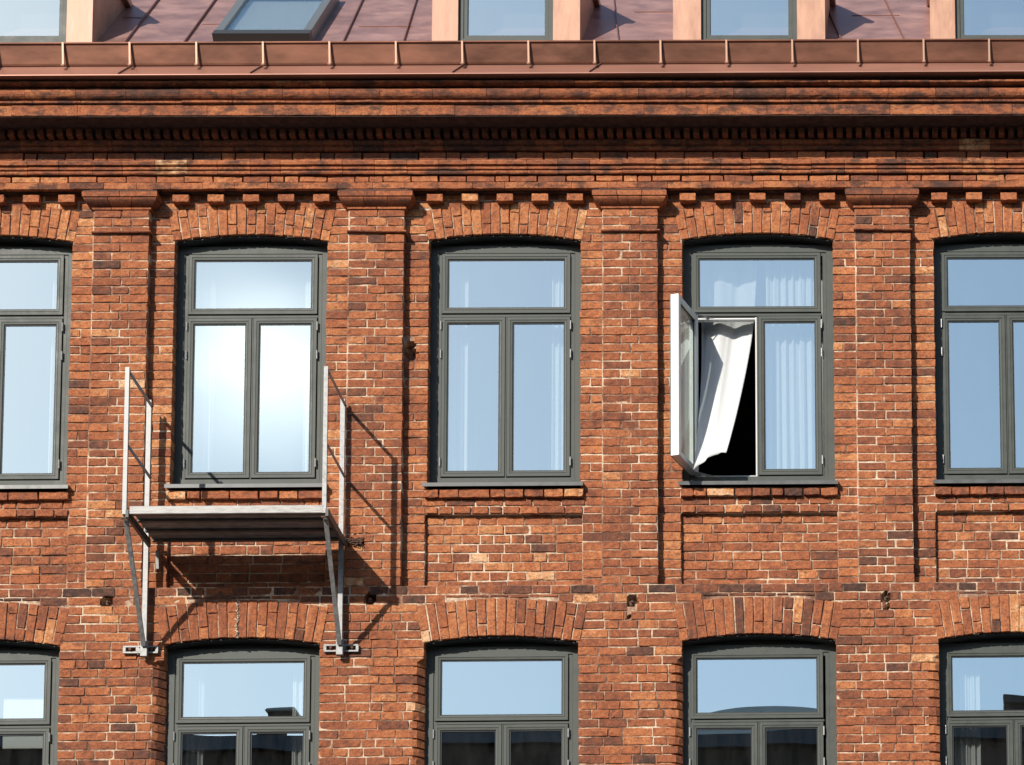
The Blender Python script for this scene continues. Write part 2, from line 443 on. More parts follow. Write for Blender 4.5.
class Bricks:
    """every brick: four front corners in XZ, front plane y, back depth, tone"""
    def __init__(s): s.q = []; s.y = []; s.d = []; s.t = []; s.j = []
    def add(s, quad, y, d, tone, jt=.0072):
        s.q.append(quad); s.y.append(y); s.d.append(d); s.t.append(tone); s.j.append(jt)
    def rect(s, x0, x1, z0, z1, y, d=.05, tone=.5, jt=.0072):
        s.add(((x0, z0), (x1, z0), (x1, z1), (x0, z1)), y, d, tone, jt)
    def build(s, name, parent, rough=1.0, chamfer=False):
        n = len(s.q)
        q = np.array(s.q)                           # n,4,2
        y = np.array(s.y) + rng.normal(0, .0013, n); d = np.array(s.d); t = np.array(s.t); jt = np.array(s.j) * np.clip(1 + rng.normal(0, .26, n), .5, 1.7)
        c = q.mean(1, keepdims=True)
        w = np.linalg.norm(q[:, 1] - q[:, 0], axis=1); h = np.linalg.norm(q[:, 3] - q[:, 0], axis=1)
        U = np.array([0, 0, .0, .25, .5, .75, 1., 1, 1]); Vv = np.array([0, 0, .0, .5, 1., 1, 1])
        nu, nv = len(U), len(Vv)
        iu, iv = np.meshgrid(np.arange(nu), np.arange(nv), indexing='ij')
        ru, rvv = (jt / w)[:, None, None], (jt / h)[:, None, None]
        rr = .0030
        eu, ev = (rr / w)[:, None, None], (rr / h)[:, None, None]
        u = np.broadcast_to(U[iu], (n, nu, nv)).copy(); v = np.broadcast_to(Vv[iv], (n, nu, nv)).copy()
        lo = (iu <= 1); lo2 = (iu == 2); hi = (iu >= nu - 2); hi2 = (iu == nu - 3)
        u = np.where(lo, ru, u); u = np.where(lo2, ru + eu, u); u = np.where(hi, 1 - ru, u); u = np.where(hi2, 1 - ru - eu, u)
        lo = (iv <= 1); lo2 = (iv == 2); hi = (iv >= nv - 2); hi2 = (iv == nv - 3)
        v = np.where(lo, rvv, v); v = np.where(lo2, rvv + ev, v); v = np.where(hi, 1 - rvv, v); v = np.where(hi2, 1 - rvv - ev, v)
        A, Bq, Cq, Dq = (q[:, i][:, None, None, :] for i in range(4))
        P = A * ((1 - u) * (1 - v))[..., None] + Bq * (u * (1 - v))[..., None] + Cq * (u * v)[..., None] + Dq * ((1 - u) * v)[..., None]
        back = (iu == 0) | (iu == nu - 1) | (iv == 0) | (iv == nv - 1)
        edge = ((iu == 1) | (iu == nu - 2) | (iv == 1) | (iv == nv - 2)) & ~back
        inner = ~back & ~edge
        yy = np.broadcast_to(y[:, None, None], (n, nu, nv)).copy()
        yy = yy + np.where(edge, .0028, 0.0)
        # face noise, slight tilt
        yy = yy + np.where(inner, rng.normal(0, .0013 * rough, (n, nu, nv)), 0) + np.where(edge, np.abs(rng.normal(0, .0016 * rough, (n, nu, nv))), 0)
        tilt = rng.normal(0, .007, (n, 2))
        yy = yy + (u - .5) * tilt[:, 0][:, None, None] * .5 + (v - .5) * tilt[:, 1][:, None, None] * .3
        # knocked corners
        corner = ((iu == 1) | (iu == nu - 2)) & ((iv == 1) | (iv == nv - 2))
        chip = rng.random((n, nu, nv)) < .13
        yy = yy + np.where(corner, .004, 0) + np.where(corner & chip, .012 * rough, 0)
        wob = rng.normal(0, .0014 * rough, (n, nu, nv, 2))
        wob = np.where((edge | inner)[..., None], wob, 0)
        pull = np.where(corner & chip, .015 * rough, np.where(corner, .0035, 0))[..., None] * (c[:, None] - P) / (np.linalg.norm(c[:, None] - P, axis=-1, keepdims=True) + 1e-6)
        P = P + wob + pull
        P = P + rng.normal(0, .0010 * rough, (n, 1, 1, 2))
        yy = np.where(back, (y + d)[:, None, None], yy)
        X, Z = P[..., 0], P[..., 1]
        if chamfer:
            k = np.round(X / B); dx = np.abs(X - k * B)
            cc = np.select([k == -2, k == -1, k == 0, k == 1, k == 2], [.10, .095, .080, .055, .03], .05)
            cc = np.where(X < k * B, cc, .014)
            lim = HO + cc - dx
            yy = np.where((Z < SL - .16) & (~back) & (lim > 0), np.maximum(yy, yy + lim * 1.15), yy)
        Vt = np.stack([X, yy, Z], -1).reshape(-1, 3)
        base = (np.arange(n) * nu * nv)[:, None, None]
        a = np.arange(nu - 1)[:, None] * nv + np.arange(nv - 1)[None, :]
        f = np.stack([a, a + nv, a + nv + 1, a + 1], -1).reshape(1, -1, 4) + base
        F = f.reshape(-1, 4)
        tone = np.repeat(t, (nu - 1) * (nv - 1))
        return mesh_np(name, Vt, F, BR, parent, smooth=False, attrs={'tone': tone})

def tone(lo=.0, mu=.5, sd=.15):
    sd *= .78
    r = random.random()
    if r < .045: return random.uniform(.14, .28)
    if r < .055: return random.uniform(.85, .95)
    return min(.95, max(.05, random.gauss(mu + lo, sd)))

def fill(span0, span1, kind):
    w = span1 - span0
    if w < .16: return [(span0, span1)]
    out = []; x = 0
    first = True
    while x < w - .02:
        if kind == 0: L = random.choice((.285, .285, .285, .29, .14)) if not first else random.choice((.285, .21, .285))
        elif kind == 1: L = random.choice((.185, .185, .19, .14, .285)) if not first else random.choice((.14, .185, .2))
        else: L = random.choice((.285, .14, .19, .24))
        first = False
        out.append(L * random.uniform(.97, 1.03)); x += out[-1]
    if x - w > out[-1] * .5 and len(out) > 1: x -= out.pop()
    s_ = w / x; res = []; c = span0
    for L in out:
        res.append((c, c + L * s_)); c += L * s_
    return res

def in_hole(x, z):
    return any((x - a) ** 2 + (z - b) ** 2 < (r * 1.0) ** 2 for a, b, r in HOLES)

def row(bk, z0, z1, spans, y, kind, mu=.5, jd=.16, sd=.15):
    for a, b in spans:
        L = fill(a, b, kind)
        for i, (p, q) in enumerate(L):
            edge = (i == 0 or i == len(L) - 1)
            # holes in the wall: the brick loses the piece that lies in the hole
            segs = [(p, q)]
            for hx, hz, hr in HOLES:
                if z0 - hr * .4 < hz < z1 + hr * .4:
                    new = []
                    for s0, s1 in segs:
                        if s0 < hx + hr and s1 > hx - hr:
                            if hx - hr - s0 > .03: new.append((s0, hx - hr))
                            if s1 - hx - hr > .03: new.append((hx + hr, s1))
                        else: new.append((s0, s1))
                    segs = new
            for s0, s1 in segs:
                bk.rect(s0, s1, z0, z1, y, jd if edge else .05, tone(0, mu, sd))

R_ARC = (HO ** 2 + RISE ** 2) / (2 * RISE)
def arc_z(dx, spring, extra=0.0):
    """height of the circle of the arch at distance dx from its axis"""
    zc = spring + RISE - R_ARC
    return zc + math.sqrt(max(0, (R_ARC + extra) ** 2 - dx * dx))

def arch(cx, spring, ringh, y, n=17, name='window_arch', parent=None, mu=.55, split=(.27, .13), sd=.13):
    bk = Bricks(); zc = spring + RISE - R_ARC
    th = math.asin(HO / R_ARC) + .006
    for i in range(n):
        a0 = -th + 2 * th * i / n; a1 = -th + 2 * th * (i + 1) / n
        def pt(a, r): return (cx + math.sin(a) * r, zc + math.cos(a) * r)
        r0 = R_ARC; r1 = R_ARC + ringh + random.uniform(-.006, .006)
        f = split[0] if i % 2 else split[1]
        cuts = [r0, r0 + f / (split[0] + split[1]) * ringh * random.uniform(.96, 1.04), r1]
        if random.random() < .3: cuts = [r0, r1]
        for c0, c1 in zip(cuts[:-1], cuts[1:]):
            bk.add((pt(a0, c0), pt(a1, c0), pt(a1, c1), pt(a0, c1)), y - .004, .17, tone(0, mu, sd), .006)
    return bk.build(name, parent)

def grid_breaks(pts, step):
    pts = sorted(set(round(p, 5) for p in pts)); out = [pts[0]]
    for a, b in zip(pts[:-1], pts[1:]):
        n = max(1, int(math.ceil((b - a) / step)))
        out += [a + (b - a) * (i + 1) / n for i in range(n)]
    return np.array(out)

def mortar(name, xs, zs, y, keep, skirt, parent, deep=None, amp=.0026):
    """sheet of mortar with openings; its free edges turn back into the wall by `skirt`"""
    nx, nz = len(xs), len(zs)
    X, Z = np.meshgrid(xs, zs, indexing='ij')
    Y = y + (vnoise(X, Z, .5, 1) - .5) * amp * 1.6 + (vnoise(X + 3, Z, .05, 2) - .5) * amp + (vnoise(X, Z, .17, 3) - .5) * amp
    for a, b, r in HOLES:
        dd = np.hypot(X - a, Z - b)
        Y = np.where(dd < r * 1.25, Y + .09, Y)
    V = np.stack([X, Y, Z], -1).reshape(-1, 3)
    xc, zc = (xs[:-1] + xs[1:]) / 2, (zs[:-1] + zs[1:]) / 2
    K = np.zeros((nx - 1, nz - 1), bool)
    for i, x in enumerate(xc):
        for j, z in enumerate(zc):
            K[i, j] = keep(x, z)
    ii, jj = np.nonzero(K)
    a = ii * nz + jj
    F = np.stack([a, a + nz, a + nz + 1, a + 1], -1)
    # skirts
    Kp = np.pad(K, 1)
    nb = nx * nz
    V2 = V.copy(); V2[:, 1] = y + skirt
    sk = []
    for di, dj, e in ((-1, 0, (0, 1)), (1, 0, (nz, nz + 1)), (0, -1, (0, nz)), (0, 1, (1, nz + 1))):
        nbk = Kp[1 + di:Kp.shape[0] - 1 + di, 1 + dj:Kp.shape[1] - 1 + dj]
        i2, j2 = np.nonzero(K & ~nbk)
        b = i2 * nz + j2
        sk.append(np.stack([b + e[0], b + e[1], b + e[1] + nb, b + e[0] + nb], -1))
    F = np.concatenate([F] + sk)
    return mesh_np(name, np.concatenate([V, V2]), F, MO, parent)

building = empty('brick_building', (0, 0, -13.6), 'old red brick building with arched grey windows, pilasters and a copper roof', 'building')
building_inv = Matrix.Translation((0, 0, 13.6))
# children are modelled in world coordinates, so the parent's offset is taken back out
def fixpar(o):
    o.matrix_parent_inverse = building_inv
    return o

XW = 6.66
KS = (-2, -1, 0, 1, 2)
Z0 = PB - CL * 39             # lowest course of the detailed wall

# ---- brickwork of the flat wall surfaces
bk = Bricks()
for j in range(39):
    z1 = PB - CL * j; z0 = z1 - CL; zm = (z0 + z1) / 2
    cuts = []
    for k in KS:
        if zm < SL - 1e-3 and zm > -4.42: cuts.append((k * B - HO, k * B + HO))
        elif zm < -1.24 and zm >= SL - 1e-3:
            hw = HO + .012 + (zm - SL) * .172
            cuts.append((k * B - hw, k * B + hw))
        elif -1.249 <= zm < -1.156:
            cuts.append((k * B - .56, k * B + .56))
    spans = []; x = -XW
    for a, b in cuts:
        spans.append((x, a)); x = b
    spans.append((x, XW))
    rough_row = j < 2
    if rough_row:
        row(bk, z0, z1, spans, .003, 2, mu=.30 if j == 0 else .38, sd=.24)
    else:
        row(bk, z0, z1, spans, 0.0, (j * 7 % 5) % 2 if random.random() < .8 else 2, mu=.50)
for k in KS:
    row(bk, -1.194, PB - CL, [(k * B - .56, k * B + .56)], .001, 2, mu=.28, sd=.24)
fixpar(bk.build('wall', building, 1.15, chamfer=True))

bk = Bricks()
CPN = .0965
rows = [(PB + CPN * j, PB + CPN * (j + 1)) for j in range(8)] + [(-.292, -.206), (-.206, -.120)] + [(-.120 + CH * j, -.120 + CH * (j + 1)) for j in range(36)]
for j, (z0, z1) in enumerate(rows):
    zm = (z0 + z1) / 2
    for k in KS:
        x0, x1 = k * B - B / 2 + .27, k * B + B / 2 - .27
        cx = k * B
        if j < 8:                                         # apron panel with a strip each side
            row(bk, z0, z1, [(x0, cx - .775), (cx + .785, x1)], YB, 1, mu=.5)
            row(bk, z0, z1, [(cx - .785, cx + .79)], YP, j % 2, mu=.52 if j > 1 else .42, sd=.13)
        elif j == 8:
            row(bk, z0, z1, [(x0, cx - .775)], YB, 1); row(bk, z0, z1, [(cx + .79, x1)], YB, 1)
            row(bk, z0, z1, [(cx - .775, cx + .79)], YB - .008, 1, mu=.48)
        elif j == 9:
            row(bk, z0, z1, [(x0, x1)], YB, 2, mu=.45)
        elif zm < 0:
            row(bk, z0, z1, [(x0, cx - HO - .03), (cx + HO + .03, x1)], YB, 1)
        elif zm < SU + .01:
            row(bk, z0, z1, [(x0, cx - HO), (cx + HO, x1)], YB, j % 2, mu=.56)
        elif zm < SU + .33:
            hw = HO + .012 + (zm - SU) * .172
            row(bk, z0, z1, [(x0, cx - hw), (cx + hw, x1)], YB, 1, mu=.58)
        else:
            row(bk, z0, z1, [(x0, x1)], YB + .004, 1, mu=.55)
fixpar(bk.build('bay_brickwork', building, 1.1))

# ---- brick sills below the metal ones
for k in KS:
    bk = Bricks()
    row(bk, -.135, -.045, [(k * B - .785, k * B + .80)], .045, 1, mu=.42, jd=.16, sd=.2)
    o = bk.build('brick_sill', building, 1.6); fixpar(o)

# ---- pilasters with caps and the thin lip under the cap
def molding(bk_list, prof, x0, x1, unit, tmu=.5, tsd=.12, gap=.004, jit=.002):
    """moulded bricks laid in a row: profile of (y, z) pushed along x one unit at a time"""
    V, F, T = bk_list
    x = x0; n = len(prof)
    while x < x1 - 1e-4:
        L = unit * random.uniform(.92, 1.08)
        xe = min(x1, x + L)
        if x1 - xe < unit * .3: xe = x1
        dy, dz = random.gauss(0, jit), random.gauss(0, jit * .6)
        tt = tone(0, tmu, tsd)
        m = max(1, int((xe - x) / .07))
        b = len(V)
        for i in range(m + 1):
            xx = x + gap / 2 + (xe - x - gap) * i / m
            for (py, pz) in prof:
                V.append((xx, py + dy + random.gauss(0, .0008), pz + dz + random.gauss(0, .0008)))
        for i in range(m):
            for k in range(n):
                l_ = (k + 1) % n
                F.append((b + i * n + k, b + (i + 1) * n + k, b + (i + 1) * n + l_, b + i * n + l_)); T.append(tt)
        F.append(tuple(b + k for k in range(n))); T.append(tt)
        F.append(tuple(b + m * n + k for k in range(n))[::-1]); T.append(tt)
        x = xe
def mold_build(name, lst, parent, m=None):
    V, F, T = lst
    import bmesh
    me = bpy.data.meshes.new(name); me.from_pydata(V, [], F)
    a = me.attributes.new('tone', 'FLOAT', 'FACE'); a.data.foreach_set('value', np.array(T, dtype=np.float32))
    bm = bmesh.new(); bm.from_mesh(me); bmesh.ops.recalc_face_normals(bm, faces=bm.faces); bm.to_mesh(me); bm.free()
    me.materials.append(m or BR)
    return link(bpy.data.objects.new(name, me), parent)

PH = .281
for k in range(-3, 3):
    cx = (k + .5) * B
    bk = Bricks()
    for j in range(44):
        z0 = PB + CH * j; z1 = z0 + CH
        if j % 2:
            w_ = PH * 2 / 2 + random.uniform(-.012, .012)
            xs_ = [cx - PH, cx - PH + w_, cx + PH]
        else:
            w_ = PH * 2 / 3
            xs_ = [cx - PH, cx - PH + w_ + random.uniform(-.012, .012), cx - PH + 2 * w_ + random.uniform(-.012, .012), cx + PH]
        y = 0.0
        for i in range(len(xs_) - 1):
            e0 = random.uniform(-.004, .006) if i == 0 else 0; e1 = random.uniform(-.011, .005) if i == len(xs_) - 2 else 0
            bk.rect(xs_[i] + e0, xs_[i + 1] + e1, z0, z1, y, .11, tone(0, .47, .14), .0075)
    lip0 = PB + CH * 41 - .01
    p = bk.build('pilaster', building, 1.1); fixpar(p)
    # mortar core
    xs_ = grid_breaks([cx - PH - .003, cx + PH - .010], .025); zs_ = grid_breaks([PB, PB + CH * 44], .025)
    o = mortar('mortar_joints', xs_, zs_, .0078, lambda x, z: True, .09, p, amp=.0028)
    # lip
    lst = ([], [], [])
    molding(lst, [(.06, 2.640), (-.026, 2.642), (-.032, 2.650), (-.026, 2.662), (.06, 2.666)], cx - PH - .014, cx + PH + .022, .3, .35)
    mold_build('drip_course', lst, p)
    # cap: slab over a hollow-moulded course
    def cap_block(prof, hw_fn, yb, tmu):
        V, F, T = [], [], []
        n = 3 if random.random() < .5 else 2
        edges = [-1 + 2 * i / n for i in range(n + 1)]
        for i in range(n):
            b = len(V); tt = tone(0, tmu, .12); mcount = len(prof)
            for z_, e_ in prof:
                hw = PH + e_; y = -e_
                g = .003
                xa, xb = cx + edges[i] * hw + (g if i else 0), cx + edges[i + 1] * hw - (g if i < n - 1 else 0)
                V += [(xa, yb, z_), (xa, y, z_), (xb, y, z_), (xb, yb, z_)]
            for r_ in range(mcount - 1):
                for s_ in range(4):
                    q = (s_ + 1) % 4
                    F.append((b + r_ * 4 + s_, b + r_ * 4 + q, b + r_ * 4 + 4 + q, b + r_ * 4 + 4 + s_)); T.append(tt)
            F.append((b, b+1, b+2, b+3)); T.append(tt)
            t_ = b + (mcount - 1) * 4; F.append((t_, t_+3, t_+2, t_+1)); T.append(tt)
        return V, F, T
    zb = 2.895
    c1 = cap_block([(zb, .012), (zb + .020, .014), (zb + .022, .020)], None, .1, .55)
    o1 = mold_build('capital_fillet', c1, p)
    pr = [(zb + .026 + .066 * t, .022 + .060 * math.sin(t * math.pi / 2)) for t in (0, .2, .4, .6, .8, 1)]
    mold_build('capital_moulding', cap_block(pr, None, .1, .42), p)
    mold_build('capital_slab', cap_block([(zb + .096, .084), (zb + .100, .092), (zb + .148, .094), (zb + .152, .088)], None, .1, .5), p)
    mold_build('capital_crust', cap_block([(zb + .1525, .089), (zb + .166, .086)], None, .1, .25), p, SOOT_SHADE)
    mold_build('capital_bed', cap_block([(zb + .1665, .030), (zb + .200, .032)], None, .1, .25), p)

# ---- arches
for k in KS:
    fixpar(arch(k * B, SL, .392, 0.0, name='window_arch', parent=building, mu=.50, sd=.15))
    fixpar(arch(k * B, SU, .335, YB, name='window_arch', parent=building, mu=.63, sd=.1))

# ---- mortar of the wall surfaces
opx = [k * B + s * (HO + .012) for k in KS for s in (-1, 1)]
STEP = .026
def nearest(x): return min(KS, key=lambda k: abs(x - k * B)) * B
xs = grid_breaks([-XW + .01, XW - .01] + opx, STEP)
zs = grid_breaks([Z0, PB, SL, -4.42], STEP)
def keep_low(x, z):
    dx = abs(x - nearest(x))
    if dx < HO + .011 and -4.42 < z:
        if z < arc_z(dx, SL, .012): return False
    if z < SL - .16 and z > -4.42 and dx < HO + (.115 if x < nearest(x) else .012): return False
    return True
o = fixpar(mortar('mortar_joints', xs, zs, .0084, keep_low, .13, building))
# chamfered jamb mortar of the lower openings
for k in KS:
    ch = MB()
    x0 = k * B - (HO + .010); x1 = k * B - (HO + .116)
    ch.v += [(x0, .135, -4.42), (x1, .008, -4.42), (x1, .008, SL - .155), (x0, .135, SL - .155), (x0, .16, -4.42), (x0, .16, SL - .155)]
    ch.f += [[0, 1, 2, 3], [0, 4, 5, 3]]
    fixpar(ch.build('jamb_mortar', MO, building))
pnx = [k * B + v for k in KS for v in (-.78, .785)]
xs = grid_breaks([-XW + .01, XW - .01] + opx + pnx, STEP)
zs = grid_breaks([PB, -.288, -.02, SU, 3.09], STEP)
def keep_up(x, z):
    c = nearest(x); dx = abs(x - c)
    if -.02 < z and dx < HO + .011 and z < arc_z(dx, SU, .012): return False
    if z < -.288 and -.78 < x - c < .785: return False
    return True
fixpar(mortar('bay_mortar', xs, zs, YB + .0084, keep_up, .13, building))
for k in KS:
    xs = grid_breaks([k * B - .785, k * B + .79], STEP); zs = grid_breaks([PB, -.27], STEP)
    fixpar(mortar('apron_panel', xs, zs, YP + .0084, lambda x, z: True, .02, building))

# ---- corbel blocks under the frieze
for k in KS:
    for i in range(-2, 3):
        cx = k * B + i * .353 + .01
        bk = Bricks()
        bk.rect(cx - .085, cx + .085, 2.984, 3.068, .008, .12, tone(0, .6, .1), .004)
        o = bk.build('corbel', building, .8); fixpar(o)

# ---- frieze and cornice; upper courses coloured darker for soot and overhang shade
fr = ([], [], [])
molding(fr, [(.12, 3.100), (-.030, 3.100), (-.033, 3.104), (-.033, 3.166), (.12, 3.170)], -XW, XW, .33, .55, .1)
fixpar(mold_build('string_course', fr, building, TC))
bk = Bricks()
row(bk, 3.172, 3.246, [(-XW, XW)], -.020, 0, mu=.52, jd=.05)
fixpar(bk.build('frieze_brickwork', building, 1.2))
fr = ([], [], [])
molding(fr, [(.1, 3.250), (-.045, 3.252), (-.050, 3.264), (-.048, 3.276), (-.040, 3.286), (-.040, 3.292), (-.056, 3.296), (-.058, 3.310), (-.050, 3.322),
             (-.044, 3.326), (-.046, 3.334), (-.072, 3.340), (-.074, 3.372), (-.060, 3.392), (.1, 3.396)], -XW, XW, .31, .5, .1)
fixpar(mold_build('frieze_moulding', fr, building, TC))
bk = Bricks()
row(bk, 3.396, 3.486, [(-XW, XW)], -.040, 0, mu=.30, jd=.05, sd=.16)
fixpar(bk.build('upper_frieze_brickwork', building, 1.2))
fr = ([], [], [])
molding(fr, [(.1, 3.490), (-.062, 3.492), (-.070, 3.502), (-.068, 3.516), (-.058, 3.528), (-.060, 3.536), (-.085, 3.545), (-.098, 3.560), (-.100, 3.586), (.1, 3.590)],
        -XW, XW, .30, .30, .1)
fixpar(mold_build('bed_moulding', fr, building, TC))
dn = ([], [], [])
x = -XW
while x < XW:
    molding(dn, [(.1, 3.592), (-.175, 3.594), (-.178, 3.668), (.1, 3.670)], x, x + .060, .06, .24, .10, gap=.002)
    x += .0965
fixpar(mold_build('dentil_course', dn, building))
dnb = MB(); dnb.box(-XW, XW, -.09, .3, 3.592, 3.70); fixpar(dnb.build('cornice_backing', SOOT_SHADE, building))
fr = ([], [], [])
molding(fr, [(.1, 3.672), (-.210, 3.672), (-.215, 3.700), (-.250, 3.712), (-.255, 3.736), (-.30, 3.745), (.1, 3.80)], -XW, XW, .30, .10, .05)
fixpar(mold_build('soffit_moulding', fr, building, SOOT_SHADE))
fr = ([], [], [])
molding(fr, [(.1, 3.682), (-.398, 3.680), (-.402, 3.684), (-.402, 3.788), (-.398, 3.794), (.1, 3.796)], -XW, XW, .62, .52, .09, gap=.004, jit=.0015)
molding(fr, [(.1, 3.796), (-.418, 3.798), (-.428, 3.803), (-.428, 3.822), (-.41, 3.828), (.1, 3.828)], -XW, XW, .5, .50, .12)
tor = [(.1, 3.830)]
for i in range(11):
    a = math.pi * (-.5 + i / 10)
    tor.append((-.400 - .062 * math.cos(a), 3.895 + .062 * math.sin(a)))
tor += [(.1, 3.96)]
molding(fr, tor, -XW, XW, .5, .36, .09, gap=.004, jit=.0012)
molding(fr, [(.1, 3.958), (-.455, 3.960), (-.500, 3.968), (-.505, 3.974), (-.503, 3.990), (.1, 3.992)], -XW, XW, .5, .48, .12)
fixpar(mold_build('cornice', fr, building, TC))
sf = MB(); sf.box(-XW, XW, -.392, -.06, 3.671, 3.6795); fixpar(sf.build('soffit', SOOT_SHADE, building))
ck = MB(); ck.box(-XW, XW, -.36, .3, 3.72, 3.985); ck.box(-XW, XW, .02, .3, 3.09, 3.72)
fixpar(ck.build('cornice_core', bpy.data.materials['sooty_shade_brick'], building))

# ---- end walls, back and the lower storeys
def brick_tex_mat():
    m, nt, n, l, bs = newmat('plain_brickwork')
    tc = n.new('ShaderNodeTexCoord'); mp = n.new('ShaderNodeMapping'); mp.inputs['Rotation'].default_value = (R(90), 0, 0)
    l.new(tc.outputs['Object'], mp.inputs[0])
    b = nd(n, 'ShaderNodeTexBrick'); b.inputs['Scale'].default_value = 1.0
    b.inputs['Brick Width'].default_value = .285; b.inputs['Row Height'].default_value = .09; b.inputs['Mortar Size'].default_value = .008
    b.inputs['Color1'].default_value = (.40, .12, .055, 1); b.inputs['Color2'].default_value = (.28, .08, .04, 1); b.inputs['Mortar'].default_value = (.4, .28, .2, 1)
    l.new(mp.outputs[0], b.inputs['Vector']); l.new(b.outputs[0], bs.inputs['Base Color']); bs.inputs['Roughness'].default_value = .9
    return m
PLB = brick_tex_mat()
lw = MB(); lw.box(-XW, XW, .0, .32, -13.6, Z0 - .003)
lw.box(-XW, -XW + .3, .33, 9, -13.6, 4.0); lw.box(XW - .3, XW, .33, 9, -13.6, 4.0); lw.box(-XW, XW, 9, 9.3, -13.6, 4.0)
fixpar(lw.build('lower_wall', PLB, building))
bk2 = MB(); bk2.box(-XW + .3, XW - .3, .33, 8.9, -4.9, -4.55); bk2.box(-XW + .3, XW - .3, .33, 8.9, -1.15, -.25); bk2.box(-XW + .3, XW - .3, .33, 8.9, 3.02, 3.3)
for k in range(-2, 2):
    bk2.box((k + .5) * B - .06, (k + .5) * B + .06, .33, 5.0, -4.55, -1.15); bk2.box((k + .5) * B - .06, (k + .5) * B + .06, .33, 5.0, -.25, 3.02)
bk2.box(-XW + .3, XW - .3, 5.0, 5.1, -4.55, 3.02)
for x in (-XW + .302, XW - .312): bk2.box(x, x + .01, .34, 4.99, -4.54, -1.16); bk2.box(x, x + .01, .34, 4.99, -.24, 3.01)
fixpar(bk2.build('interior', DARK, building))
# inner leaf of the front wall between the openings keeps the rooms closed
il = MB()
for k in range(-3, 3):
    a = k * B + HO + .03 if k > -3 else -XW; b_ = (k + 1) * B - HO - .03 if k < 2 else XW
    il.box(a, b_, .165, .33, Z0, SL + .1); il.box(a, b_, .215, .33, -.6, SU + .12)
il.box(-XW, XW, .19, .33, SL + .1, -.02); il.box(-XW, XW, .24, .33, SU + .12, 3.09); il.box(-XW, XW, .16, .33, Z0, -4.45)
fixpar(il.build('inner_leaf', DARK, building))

# ------------------------------------------------------------------ windows
def sash_ring(mb, x0, x1, z0, z1, y):
    mb.ring(x0, x1, z0, z1, [(0, y + .06), (0, y + .002), (.003, y - .001), (.030, y - .001), (.033, y + .004), (.037, y + .004), (.040, y + .001), (.054, y + .002), (.058, y + .006), (.061, y + .018), (.061, y + .06)])

def gasket(mb, x0, x1, z0, z1, y, w=.007):
    mb.ring(x0, x1, z0, z1, [(0, y), (w, y), (w, y + .012), (0, y + .012)])

def pane_mesh(x0, x1, z0, z1, y, parent, nx=7, nz=11):
    u, v = np.meshgrid(np.linspace(0, 1, nx), np.linspace(0, 1, nz), indexing='ij')
    X, Z = x0 + (x1 - x0) * u, z0 + (z1 - z0) * v
    t = rng.normal(0, .0006, 2)
    Y = y + (vnoise(X + 7, Z + 3, .35, 4) - .5) * .00042 + t[0] * (u - .5) * (x1 - x0) + t[1] * (v - .5) * (z1 - z0)
    V = np.stack([X, Y, Z], -1).reshape(-1, 3); V2 = V.copy(); V2[:, 1] += .006
    a = (np.arange(nx - 1)[:, None] * nz + np.arange(nz - 1)[None, :]).ravel()
    F = np.stack([a, a + nz, a + nz + 1, a + 1], -1); m_ = nx * nz
    return mesh_np('pane', np.concatenate([V, V2]), np.concatenate([F, F[:, ::-1] + m_]), GLASS, parent, smooth=True)

